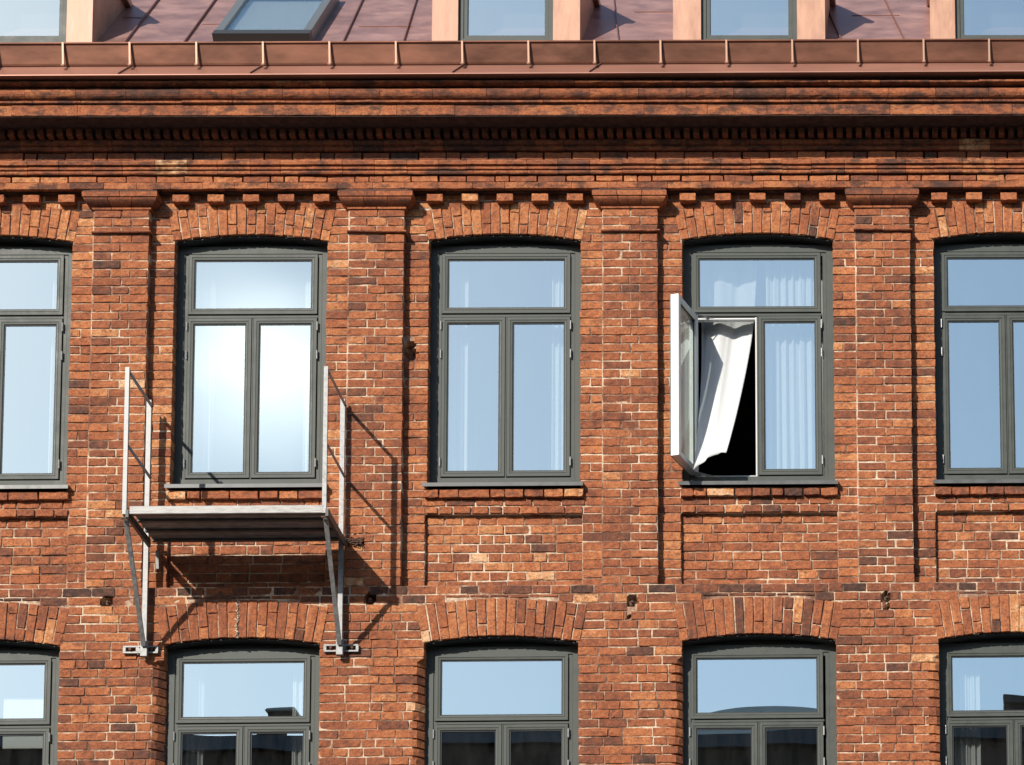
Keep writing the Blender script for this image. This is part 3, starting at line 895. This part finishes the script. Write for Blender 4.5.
def window(cx, zs_, spring, yf, open_left=False, sill=True):
    """zs_ = sill height; yf = plane of the frame"""
    h = spring - zs_
    f = MB()
    x0, x1 = cx - HO - .012, cx + HO + .012
    top = spring + .002
    # outer frame with a stepped section
    f.ring(x0, x1, zs_ + .01, top, [(0, yf + .09), (0, yf), (.076, yf), (.080, yf + .004), (.083, yf + .010), (.112, yf + .010), (.118, yf + .016), (.118, yf + .09)])
    # arched head piece above the frame, set back a little
    N = 12
    poly = [(cx - HO - .012, spring - .02)] + [(cx + HO + .012, spring - .02)] + [(cx + (HO + .012) * (1 - 2 * i / N), arc_z((HO + .012) * abs(1 - 2 * i / N), spring, .02)) for i in range(N + 1)]
    if sill: lo, hi, tr0, tr1, ixl = zs_ + .155, spring - .080, spring - .758, spring - .722, -.652
    else: lo, hi, tr0, tr1, ixl = zs_ + .150, spring - .072, spring - .795, spring - .762, -.676
    ddx = {(2, True): -.035, (1, True): -.012, (2, False): -.022, (1, False): -.016}.get((round(cx / B), sill), 0)
    ix0, ix1 = cx + ixl + ddx, cx + .643 + ddx
    f.box(x0 + .002, x1 - .002, yf + .003, yf + .08, zs_ + .012, zs_ + .142)
    # transom and mullion
    f.box(ix0 - .01, ix1 + .01, yf + .012, yf + .085, tr0 + .003, tr1 - .003, .004)
    f.box(cx - .010 + ddx, cx + .004 + ddx, yf + .008, yf + .08, lo - .02, tr0, .002)
    fr_ = f.build('window', FRAME, building); fixpar(fr_)
    hp = MB(); hp.prism(poly, yf + .05, yf + .10); hp.build('head_panel', FRAME, fr_)
    # added dark strip along the underside of the brick arch, standing in for its shade
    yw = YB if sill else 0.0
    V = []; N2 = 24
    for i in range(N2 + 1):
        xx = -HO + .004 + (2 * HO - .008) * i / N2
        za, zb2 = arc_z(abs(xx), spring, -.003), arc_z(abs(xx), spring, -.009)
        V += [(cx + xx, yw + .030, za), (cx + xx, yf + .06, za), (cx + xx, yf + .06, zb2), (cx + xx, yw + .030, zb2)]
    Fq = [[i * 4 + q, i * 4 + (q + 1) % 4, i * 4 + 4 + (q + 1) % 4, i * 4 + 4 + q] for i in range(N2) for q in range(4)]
    mh = MB(); mh.v = V; mh.f = Fq; mh.build('arch_shade_strip', ARCH_SHADE, fr_)
    # sashes
    def sash(a, b, c, d, nm='sash', pane=True):
        s = MB(); sash_ring(s, a, b, c, d, yf)
        o = s.build(nm, FRAME, fr_)
        g = MB(); gasket(g, a + .061, b - .061, c + .061, d - .061, yf + .012)
        g.build('gasket', GASK, fr_)
        # each pane is set a hair out of true, as in a real facade
        pane_mesh(a + .06, b - .06, c + .06, d - .06, yf + .020, fr_)
        return o
    sash(ix0, ix1, tr1 + .004, hi, 'top_sash')
    if not open_left:
        sash(ix0, cx - .012 + ddx, lo, tr0 - .002)
    sash(cx + .006 + ddx, ix1, lo, tr0 - .002)
    # hinges
    def hinge(x, z):
        m = MB(); m.cyl((x, yf - .010, z - .045), (x, yf - .010, z + .045), .0085, 8); m.cyl((x, yf - .010, z - .002), (x, yf - .010, z + .002), .011, 8)
        m.build('hinge', STEEL, fr_)
    H = tr0 - lo
    for z in ((lo + H * .945, lo + H * .765, lo + H * .09)):
        hinge(ix1 + .006, z)
        if not open_left: hinge(ix0 - .006, z)
    if sill:
        s = MB()
        s.extr([(yf + .02, zs_ + .055), (yf + .02, zs_ + .035), (YB - .05, zs_ - .003), (YB - .063, zs_ - .025), (YB - .071, zs_ - .025), (YB - .069, zs_ + .014), (YB - .060, zs_ + .018)], cx - .80, cx + .80)
        s.build('sill_flashing', SILLM, fr_)
    else:
        s = MB()
        s.extr([(yf + .02, zs_ + .045), (yf + .02, zs_ + .02), (-.05, zs_ - .03), (-.06, zs_ - .05), (-.065, zs_), (-.05, zs_ + .01)], cx - .80, cx + .80)
        s.build('sill_flashing', SILLM, fr_)
    return fr_

YU, YL = YB + .122, .134
wins = {}
for k in KS:
    wins[(k, 1)] = window(k * B, 0.0, SU, YU, open_left=(k == 1))
    wins[(k, 0)] = window(k * B, -4.40, SL, YL, sill=False)

# ---- the open casement: white inside, hinged on the left, standing out over the sill
w4 = wins[(1, 1)]
hx, hy = B - .652, YU + .01
fxp, fyp = 1.752, -.280
ang = math.atan2(fyp - hy, fxp - hx); W_ = math.hypot(fxp - hx, fyp - hy)
def place(o):
    return o
lo, hi = .158, SU - .762
m = MB()
m.ring(0, W_, lo, hi, [(0, -.042), (0, .036), (.006, .042), (.052, .042), (.060, .030), (.060, -.030), (.052, -.042)])
Mx = Matrix.Translation((hx, hy, 0)) @ Matrix.Rotation(ang, 4, 'Z')
m.xf(Mx); m.build('open_sash', WHITE, w4)
m = MB(); m.ring(.002, W_ + .001, lo + .001, hi - .001, [(0, -.052), (0, -.0425), (.058, -.0425), (.058, -.052)]); m.xf(Mx); m.build('open_sash_cladding', FRAME, w4)
m = MB(); m.box(.058, W_ - .058, -.004, .004, lo + .058, hi - .058); m.xf(Mx); m.build('pane', GLASS2, w4)
m = MB(); gasket(m, .058, W_ - .058, lo + .058, hi - .058, .010, .008); m.xf(Mx); m.build('gasket', GASK, w4)
m = MB()
for z in (hi - .012, lo - .005):
    m.bar((hx + .02, hy + .02, z + .02), (hx + .19, hy + .025, z + .005), .016, .006, (0, 1, 0))
    m.bar((hx - .05, hy - .12, z + .01), (hx + .16, hy + .03, z + .012), .014, .006, (0, 1, 0))
m.build('stay_arm', STEEL, w4)
m = MB()
for z in (lo + .25, lo + .9, hi - .2):
    m.box(W_ - .001, W_ + .003, -.008, .008, z, z + .03)
m.xf(Mx); m.build('lock_keep', STEEL, w4)
# white rebate seen round the open half
m = MB()
m.box(B - .038, B - .024, YU + .022, YU + .09, lo - .01, hi); m.box(B - .65, B - .014, YU + .030, YU + .09, hi - .018, hi - .003); m.box(B - .65, B - .024, YU + .030, YU + .09, lo - .02, lo + .004)
m.box(B - .655, B - .640, YU + .03, YU + .09, lo, hi)
m.build('rebate', WHITE, w4)

# ------------------------------------------------------------------ curtains
def curtain(name, x0, x1, z0, z1, y, waves, label, group=None, seed=0, amp=.022, gather=0):
    nx, nz = 60, 24
    rs = np.random.default_rng(seed)
    ph = rs.random(3) * 6
    u, v = np.meshgrid(np.linspace(0, 1, nx), np.linspace(0, 1, nz), indexing='ij')
    X = x0 + (x1 - x0) * u + gather * np.sin(v * 3) * (1 - u)
    Y = y + amp * np.sin(u * waves * 2 * np.pi + ph[0] + .5 * np.sin(v * 3 + ph[1])) * (.5 + .5 * v) + amp * .4 * np.sin(u * waves * 4.6 * np.pi + ph[2])
    Z = z1 - (z1 - z0) * v
    V = np.stack([X, Y, Z], -1).reshape(-1, 3)
    a = (np.arange(nx - 1)[:, None] * nz + np.arange(nz - 1)[None, :]).ravel()
    F = np.stack([a, a + nz, a + nz + 1, a + 1], -1)
    o = mesh_np(name, V, F, CLOTH, None, smooth=True, loc=((x0 + x1) / 2, y, z0))
    sd = o.modifiers.new('thick', 'SOLIDIFY'); sd.thickness = .0015
    tag(o, label, 'curtain', group)
    return o
zt, zb_ = SU + .05, .03
G = 'white curtains inside the windows'
curtain('curtain', -5.1 + .47, -5.1 + .64, zb_, zt, .42, 3, 'narrow white curtain at the right side of the upper window cut by the left edge', G, 1)
curtain('curtain', -B - .64, -B - .44, zb_, zt, .42, 3, 'white curtain on the left in the upper window behind the platform', G, 2)
curtain('curtain', -B + .47, -B + .64, zb_, zt, .42, 3, 'white curtain on the right in the upper window behind the platform', G, 3)
curtain('curtain', -.64, -.42, zb_, zt, .42, 3, 'white curtain on the left in the middle upper window', G, 4)
curtain('curtain', .43, .64, zb_, zt, .42, 3, 'white curtain on the right in the middle upper window', G, 5)
curtain('curtain', B + .06, B + .66, zb_, zt, .40, 7, 'wide pleated white curtain behind the closed half of the window with the open sash', G, 6, amp=.03)
curtain('curtain', -B - .62, -B - .45, -4.3, SL + .03, .34, 3, 'grey white curtain on the left in the lower window under the platform', G, 7)
curtain('curtain', -B + .42, -B + .62, -4.3, SL + .03, .34, 3, 'cream white curtain on the right in the lower window under the platform', G, 8)
curtain('curtain', 2 * B - .62, 2 * B - .36, -4.3, SL + .03, .34, 4, 'white curtain on the left in the lower window cut by the right edge', G, 9)

bo = MB(); bo.rbox(-5.03, -4.605, .48, .51, -2.545, -2.014, .004)
bo = bo.build('hanging_panel', simple('white_board', (.85, .85, .82), .6), None)
tag(bo, 'white panel hanging inside the lower window at the left edge', 'panel')

# billowing curtain blown out through the open sash
nx, nz = 70, 60
u, v = np.meshgrid(np.linspace(0, 1, nx), np.linspace(0, 1, nz), indexing='ij')
top_l, top_r = B - .62, B - .03
# right edge: straight at first, then sweeping left; left edge falls beside the sash
XR = B - .03 - .02 * v - .20 * np.clip((v - .30) / .7, 0, 1) ** 1.5 - .06 * v
XL = B - .64 + .03 * np.sin(v * 2.5)
X = XL + (XR - XL) * u + .015 * np.sin(u * 15 + v * 4)
Yb = .44 - .03 * v - .50 * np.clip((v - .25) / .75, 0, 1) ** 1.6
Y = Yb + .027 * np.sin(u * 11 + .8 * np.sin(v * 4)) * (1 - .55 * v) + .007 * np.sin(u * 29 + v * 3) * (1 - .8 * v)
hem = .25 + .015 * np.sin(u * 9) - .17 * np.clip(1 - u * 1.6, 0, 1) ** 1.2
Z = 2.62 + (hem - 2.62) * v
V = np.stack([X, Y, Z], -1).reshape(-1, 3)
a = (np.arange(nx - 1)[:, None] * nz + np.arange(nz - 1)[None, :]).ravel()
F = np.stack([a, a + nz, a + nz + 1, a + 1], -1)
o = mesh_np('curtain', V, F, CLOTH, None, smooth=True, loc=(B - .33, .4, .3))
sd = o.modifiers.new('thick', 'SOLIDIFY'); sd.thickness = .0015
tag(o, 'white curtain blown out through the open sash', 'curtain', G)

# ------------------------------------------------------------------ gutter, roof, dormers
XR_ = XW + .1
ap = MB()
ap.extr([(-.30, 4.215), (-.455, 4.200), (-.560, 4.052), (-.572, 4.047), (-.573, 4.038), (-.568, 4.034), (-.30, 4.032)], -XR_, XR_)
APR = fixpar(ap.build('eaves_apron', simple('copper_apron', (.33, .155, .105), .42, metal=.4, nscale=2.0, col2=(.27, .125, .085), aniso=(.3, 1, 1)), building))
gt = MB()
gt.extr([(-.462, 4.196), (-.470, 4.200), (-.476, 4.216), (-.517, 4.380), (-.520, 4.392), (-.536, 4.398), (-.538, 4.410), (-.528, 4.416), (-.506, 4.410), (-.455, 4.215)], -XR_, XR_)
gut = fixpar(gt.build('gutter', COP, building))
xst = -.977 - .658 * 8
while xst < XR_:
    s = MB()
    s.extr([(-.534, 4.405), (-.546, 4.404), (-.522, 4.185), (-.545, 4.160), (-.530, 4.156), (-.506, 4.180)], xst - .009, xst + .009)
    s.cyl((xst - .016, -.528, 4.172), (xst + .016, -.528, 4.172), .012, 8)
    s.build('gutter_bracket', simple('bright_copper', (.46, .27, .18), .42, metal=.4) if 'bright_copper' not in bpy.data.materials else bpy.data.materials['bright_copper'], gut)
    xst += .658
for o in (APR, gut):                # the eaves sag slightly towards the left end
    o.location.z -= .016; o.rotation_euler.y = -.0032
# slanted laps in the apron
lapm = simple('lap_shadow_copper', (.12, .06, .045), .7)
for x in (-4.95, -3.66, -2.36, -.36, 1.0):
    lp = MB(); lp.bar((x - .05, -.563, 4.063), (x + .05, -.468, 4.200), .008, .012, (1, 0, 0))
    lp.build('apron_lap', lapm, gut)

RZ = 4.64                     # roof plane: z = y + RZ
rf = MB()
rf.extr([(-.44, RZ - .44), (3.3, RZ + 3.3), (3.3, RZ + 3.2), (-.30, RZ - .40)], -XR_, XR_)
rf.extr([(3.3, RZ + 3.3), (9.4, RZ + 3.9), (9.4, 3.9), (3.31, RZ + 3.2)], -XR_, XR_)
roof = fixpar(rf.build('roof', COPR, building))
def onroof(x, y, h=0): return (x, y - h * .707, y + RZ + h * .707)
def seam(xb, xt, y0=-.4, y1=3.25):
    sm = MB()
    p = Vector(onroof(xb, y0, .012)); q = Vector(onroof(xb + (xt - xb) * 3.3, y1, .012))
    sm.bar(p, q, .010, .030, (1, 0, 0))
    sm.build('standing_seam', SEAMC, roof)
SEAMC = simple('seam_copper', (.20, .10, .08), .5, metal=.3)
for xb, xt in ((-6.2, -6.2), (-5.6, -5.6), (-3.85, -3.87), (-3.255, -3.27), (-1.63, -1.69), (-1.0, -1.10), (1.23, 1.04), (3.53, 3.30), (4.18, 3.95), (6.1, 6.1)):
    seam(xb, xt)
for xa, xb, y in ((-3.23, -2.95, .62), (-1.60, -1.05, .55), (-4.1, -3.87, .8), (1.2, 1.70, .95), (3.5, 4.0, .85)):
    cs = MB(); p, q = Vector(onroof(xa, y, .003)), Vector(onroof(xb, y, .003)); cs.bar(p, q, .012, .006, (0, 1, 1))
    cs.build('cross_seam', bpy.data.materials['copper_apron'], roof)

DY = .02                      # plane of the dormer fronts
DT = 5.74
def dormer(xa, xb, wl_, wr_):
    """xa..xb outer copper edges, wl_..wr_ window between them"""
    base = RZ + DY - .04
    m = MB()
    yb_ = DT - RZ + .1
    # cheeks: side wedges running back into the roof
    for a, b in ((xa, wl_), (wr_, xb)):
        m.prism([(a, base), (b, base), (b, DT), (a, DT)], DY, DY + .10)
    for a, b in ((xa, xa + .06), (xb - .06, xb)):
        i = len(m.v)
        m.v += [(x, y, z) for x in (a, b) for y, z in ((DY + .10, base), (DY + .10, DT), (yb_, DT), (DY + .12, base))]
        m.f += [[i, i+1, i+2, i+3], [i+4, i+7, i+6, i+5], [i, i+4, i+5, i+1], [i+1, i+5, i+6, i+2], [i+2, i+6, i+7, i+3], [i+3, i+7, i+4, i]]
    m.box(wl_, wr_, DY + .02, DY + .12, base, base + .10)
    d = fixpar(m.build('dormer', COPD, building))
    r_ = MB(); r_.box(xa - .05, xb + .06, DY - .04, yb_ + .1, DT, DT + .08, .008); r_.build('dormer_roof', COPR, d)
    f = MB(); f.ring(wl_ + .003, wr_ - .003, base + .10, DT - .01, [(0, DY + .10), (0, DY + .035), (.045, DY + .035), (.050, DY + .045), (.085, DY + .045), (.09, DY + .055), (.09, DY + .10)])
    f.build('window_frame', FRAME, d)
    p = MB(); p.box(wl_ + .09, wr_ - .09, DY + .07, DY + .076, base + .18, DT - .09); p.build('pane', GLASS, d)
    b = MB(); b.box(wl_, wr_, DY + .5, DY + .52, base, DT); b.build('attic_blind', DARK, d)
    return d
dormer(-5.70, -4.17, -5.43, -4.43)
dormer(-.742, .760, -.478, .486)
dormer(1.707, 3.258, 1.992, 2.972)
dormer(4.333, 5.86, 4.590, 5.58)

# skylight lying on the roof
def skylight(xa, xb, y0, y1):
    m = MB()
    def slab(a, b, p, q, h0, h1):
        i = len(m.v)
        for x in (a, b):
            for y in (p, q):
                for h in (h0, h1): m.v.append(onroof(x, y, h))
        for f in ((0, 1, 3, 2), (4, 6, 7, 5), (0, 4, 5, 1), (2, 3, 7, 6), (0, 2, 6, 4), (1, 5, 7, 3)): m.f.append([i + t for t in f])
    slab(xa, xa + .08, y0, y1, 0, .13); slab(xb - .08, xb, y0, y1, 0, .13)
    slab(xa + .08, xb - .08, y1 - .07, y1, 0, .13)
    o = fixpar(m.build('skylight', simple('skylight_grey', (.13, .14, .14), .35, metal=.2), building))
    m = MB(); slab2 = slab
    i = len(m.v)
    for x in (xa - .004, xb + .004):
        for y in (y0 - .05, y0 + .045):
            for h in (-.02, .135): m.v.append(onroof(x, y, h))
    for f in ((0, 1, 3, 2), (4, 6, 7, 5), (0, 4, 5, 1), (2, 3, 7, 6), (0, 2, 6, 4), (1, 5, 7, 3)): m.f.append([i + t for t in f])
    m.build('skylight_cover', simple('dark_cover', (.035, .036, .034), .45), o)
    m = MB(); i = 0
    for x in (xa + .08, xb - .08):
        for y in (y0 + .045, y1 - .07):
            for h in (.095, .105): m.v.append(onroof(x, y, h))
    for f in ((0, 1, 3, 2), (4, 6, 7, 5), (0, 4, 5, 1), (2, 3, 7, 6), (0, 2, 6, 4), (1, 5, 7, 3)): m.f.append([i + t for t in f])
    m.build('pane', GLASS, o)
    m = MB()
    for x in (xa + .08, xb - .08):
        for y in (y0 + .045, y1 - .16):
            for h in (.055, .06): m.v.append(onroof(x, y, h))
    for f in ((0, 1, 3, 2), (4, 6, 7, 5), (0, 4, 5, 1), (2, 3, 7, 6), (0, 2, 6, 4), (1, 5, 7, 3)): m.f.append(list(f))
    m.build('sky_reflection_sheet', simple('mirrored_sky_grey', (.78, .80, .80), .8), o)  # added pale sheet; its colour stands in for sky mirrored in the pane
skylight(-2.93, -1.96, .05, 1.25)

# ------------------------------------------------------------------ hanging work platform
sc_ = empty('work_platform', (-2.53, -.4, -.62), 'aluminium work platform bracketed to the wall under the second upper window', 'scaffold')
sinv = Matrix.Translation((2.53, .4, .62))
def sb(mb, name, m):
    o = mb.build(name, m, sc_); o.matrix_parent_inverse = sinv; return o
XA, XB_ = -3.49, -1.575
YF, YW = -.80, -.06
ZT, ZD = .851, -.60
def uchan(mb, x, y, z0, z1, w=.040, d=.034, t=.005):
    """U channel post standing with its web to the street"""
    mb.box(x - w / 2, x + w / 2, y - d / 2, y - d / 2 + t, z0, z1)
    mb.box(x - w / 2, x - w / 2 + t, y - d / 2 + t, y + d / 2, z0, z1)
    mb.box(x + w / 2 - t, x + w / 2, y - d / 2 + t, y + d / 2, z0, z1)
for x in (XA, XB_):
    m = MB(); uchan(m, x, YF, ZD - .04, ZT); sb(m, 'guard_post', ALU)
    m = MB(); uchan(m, x, YW, -1.80, ZT, .046, .04); sb(m, 'wall_post', ALU)
    m = MB(); m.bar((x + .022, YF, ZT - .055), (x + .022, YW, ZT - .055), .006, .045, (1, 0, 0)); sb(m, 'guard_rail', ALU)
    m = MB(); m.bar((x + .022, YF, .05), (x + .022, YW, .05), .006, .042, (1, 0, 0)); sb(m, 'guard_rail', ALU)
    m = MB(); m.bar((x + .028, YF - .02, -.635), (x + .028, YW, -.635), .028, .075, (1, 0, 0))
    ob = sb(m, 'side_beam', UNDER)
    for i in range(9):
        y = YF + .07 + i * .078
        m = MB(); m.cyl((x + .012, y, -.630), (x + .0450, y, -.630), .010, 8); sb(m, 'bolt', STEEL)
    m = MB()
    p, q = (x + .004, YF + .01, -.63), (x + .004, YW - .035, -1.70)
    m.bar(p, q, .042, .022, (1, 0, 0)); sb(m, 'brace', ALU)
    m = MB(); cxf = x - .045 if x < -3 else x + .005
    m.box(cxf - .172, cxf + .172, -.034, -.014, -1.752, -1.732, .003); m.box(cxf - .172, cxf + .172, -.034, -.014, -1.692, -1.672, .003)
    for a, b in ((-.172, -.145), (-.045, .045), (.145, .172)):
        m.box(cxf + a, cxf + b, -.0335, -.0145, -1.733, -1.691)
    o = sb(m, 'wall_plate', ALU)
    m = MB(); m.box(x - .034, x + .034, -.085, -.036, -1.80, -1.63, .004); m.cyl((x - .045, -.07, -1.70), (x + .045, -.07, -1.70), .014, 10); sb(m, 'shoe', ALU)
    for p, q, r_ in [((cxf + dx, -.05, -1.712), (cxf + dx, -.01, -1.712), .014) for dx in (-.10, .11)] + [
            ((x - .03, YF, -.615), (x + .05, YF, -.615), .013), ((x - .03, YF, -.675), (x + .05, YF, -.675), .011),
            ((x - .03, YF, .79), (x + .035, YF, .79), .008), ((x - .03, YW, .79), (x + .035, YW, .79), .010),
            ((x - .03, YF, .05), (x + .035, YF, .05), .008), ((x - .03, YW, .05), (x + .035, YW, .05), .008)]:
        m = MB(); m.cyl(p, q, r_, 8); sb(m, 'bolt', RUST)
# deck
m = MB(); m.box(XA + .050, XB_ - .012, YF - .018, YF + .012, -.640, -.560, .004); sb(m, 'front_rail', DECK)
m = MB(); m.box(XA + .05, XB_ - .012, YF + .013, -.030, -.578, -.562); sb(m, 'deck_board', DECK)
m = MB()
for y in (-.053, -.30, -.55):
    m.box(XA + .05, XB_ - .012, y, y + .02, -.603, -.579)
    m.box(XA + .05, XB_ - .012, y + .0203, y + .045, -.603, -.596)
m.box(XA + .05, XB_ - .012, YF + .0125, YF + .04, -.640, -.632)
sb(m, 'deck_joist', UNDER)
m = MB(); m.bar((XA + .10, -.04, -.70), (XA + .10, -.02, -.88), .03, .012, (1, 0, 0)); sb(m, 'wall_hook', ALU)

# old iron stubs and broken bits in the holes of the wall
def stub(x, z, s, lab):
    m = MB()
    m.cyl((x, .07, z), (x + .005, -.02 * s, z - .01), .014 * s, 7, .010 * s)
    m.box(x - .022 * s, x + .02 * s, .03, .05, z - .03 * s, z + .012, .006)
    o = m.build('iron_stub', RUST, building); fixpar(o)
stub(-3.88, -1.2, 1, ''); stub(-1.30, -1.19, 1, ''); stub(3.82, -1.21, 1, ''); stub(1.29, -1.24, 1.2, '')
# tangle of wire in the hole beside the platform
m = MB(); rs = random.Random(3)
pp = Vector((-1.52, -.02, -.60))
for i in range(60):
    q = Vector((-1.45 + rs.uniform(-.085, .09), rs.uniform(-.05, .03), -.608 + rs.uniform(-.045, .045)))
    m.cyl(pp, q, .004, 5); pp = q
fixpar(m.build('wire_tangle', RUST, building))

# mortar run over the arch under the platform and over the middle one
mr = Bricks()
rs = random.Random(5)
for i in range(24):
    z = -1.20 - i * .0165; x = -2.60 + rs.uniform(-.010, .010); w_ = rs.uniform(.006, .016)
    mr.add(((x - w_, z - .012), (x + w_, z - .012), (x + w_, z + .010), (x - w_, z + .010)), -.010 + rs.uniform(-.003, .003), .03, .5, .002)
o = mr.build('mortar_run', building, 2.2); o.data.materials[0] = simple('lime_mortar', (.48, .38, .29), .95, nscale=30, namt=.25, bump=.5); fixpar(o)

# ------------------------------------------------------------------ street and the building opposite
def ground_mat(name, c, s):
    return simple(name, c, .9, nscale=s, namt=.2, bump=.2)
def sheet(name, x0, x1, y0, y1, z, m):
    o = mesh_np(name, [(x0, y0, z), (x1, y0, z), (x1, y1, z), (x0, y1, z)], [(0, 1, 2, 3)], m)
    tag(o, kind='structure'); return o
sheet('ground', -600, 600, -600, 600, -13.75, ground_mat('packed_ground', (.10, .095, .085), .5))
sheet('road', -200, 200, -34, -2.6, -13.746, ground_mat('asphalt', (.05, .05, .052), 3))
mpv = MB(); mpv.box(-200, 200, -2.6, .05, -13.745, -13.6)
tag(mpv.build('pavement', ground_mat('paving', (.15, .145, .135), 2)), kind='structure')

opp = empty('roofline_building', (0, -62, -13.7), 'tall dark building across the street, seen only as a skyline in the lower window glass', 'building')
def ob_(mb, name, m):
    o = mb.build(name, m, opp); o.matrix_parent_inverse = Matrix.Translation((0, 62, 13.7)); return o
OB = simple('soot_dark_brick', (.030, .019, .015), .9, nscale=2, namt=.3)
OR = simple('dark_roof_sheet', (.022, .023, .026), .6, nscale=1.5, namt=.2)
OPP_Z = 18.42
m = MB(); m.box(-60, 45, -74, -62, -13.7, OPP_Z - .7); ob_(m, 'facade', OB)
m = MB(); m.extr([(-61.7, OPP_Z - .7), (-62.4, OPP_Z), (-73.6, OPP_Z), (-74.3, OPP_Z - .7)], -60.3, 45.3); ob_(m, 'roof', OR)
m = MB(); m.box(-18.05, -17.3, -63.6, -62.7, OPP_Z - .05, 19.24); ob_(m, 'chimney', OB)
m = MB(); m.box(-18.13, -17.22, -63.7, -62.6, 19.243, 19.36, .03); ob_(m, 'chimney_cap', simple('zinc_sheet', (.20, .22, .24), .5))
N = 24
poly = [(-4.9, OPP_Z - .02)] + [(-4.9 + 5.6 * i / N, OPP_Z + .48 + .42 * math.sin(math.pi * i / N) ** .8 if 0 < i < N else OPP_Z) for i in range(N + 1)] + [(.7, OPP_Z - .02)]
m = MB(); m.prism(poly, -70, -62.6); ob_(m, 'barrel_roof', simple('pale_zinc', (.42, .46, .50), .6))
m = MB(); m.prism([(4.3, OPP_Z - .02), (4.4, 18.92), (5.7, 19.18), (8.3, 19.2), (8.3, OPP_Z - .02)], -68, -63.4); ob_(m, 'roof_upstand', OR)
m = MB(); m.box(5.6, 8.4, -66, -62.5, OPP_Z - .05, 19.22); ob_(m, 'penthouse', OB)
m = MB(); m.box(5.5, 8.5, -66.1, -62.4, 19.223, 19.48, .03); ob_(m, 'penthouse_cap', OR)
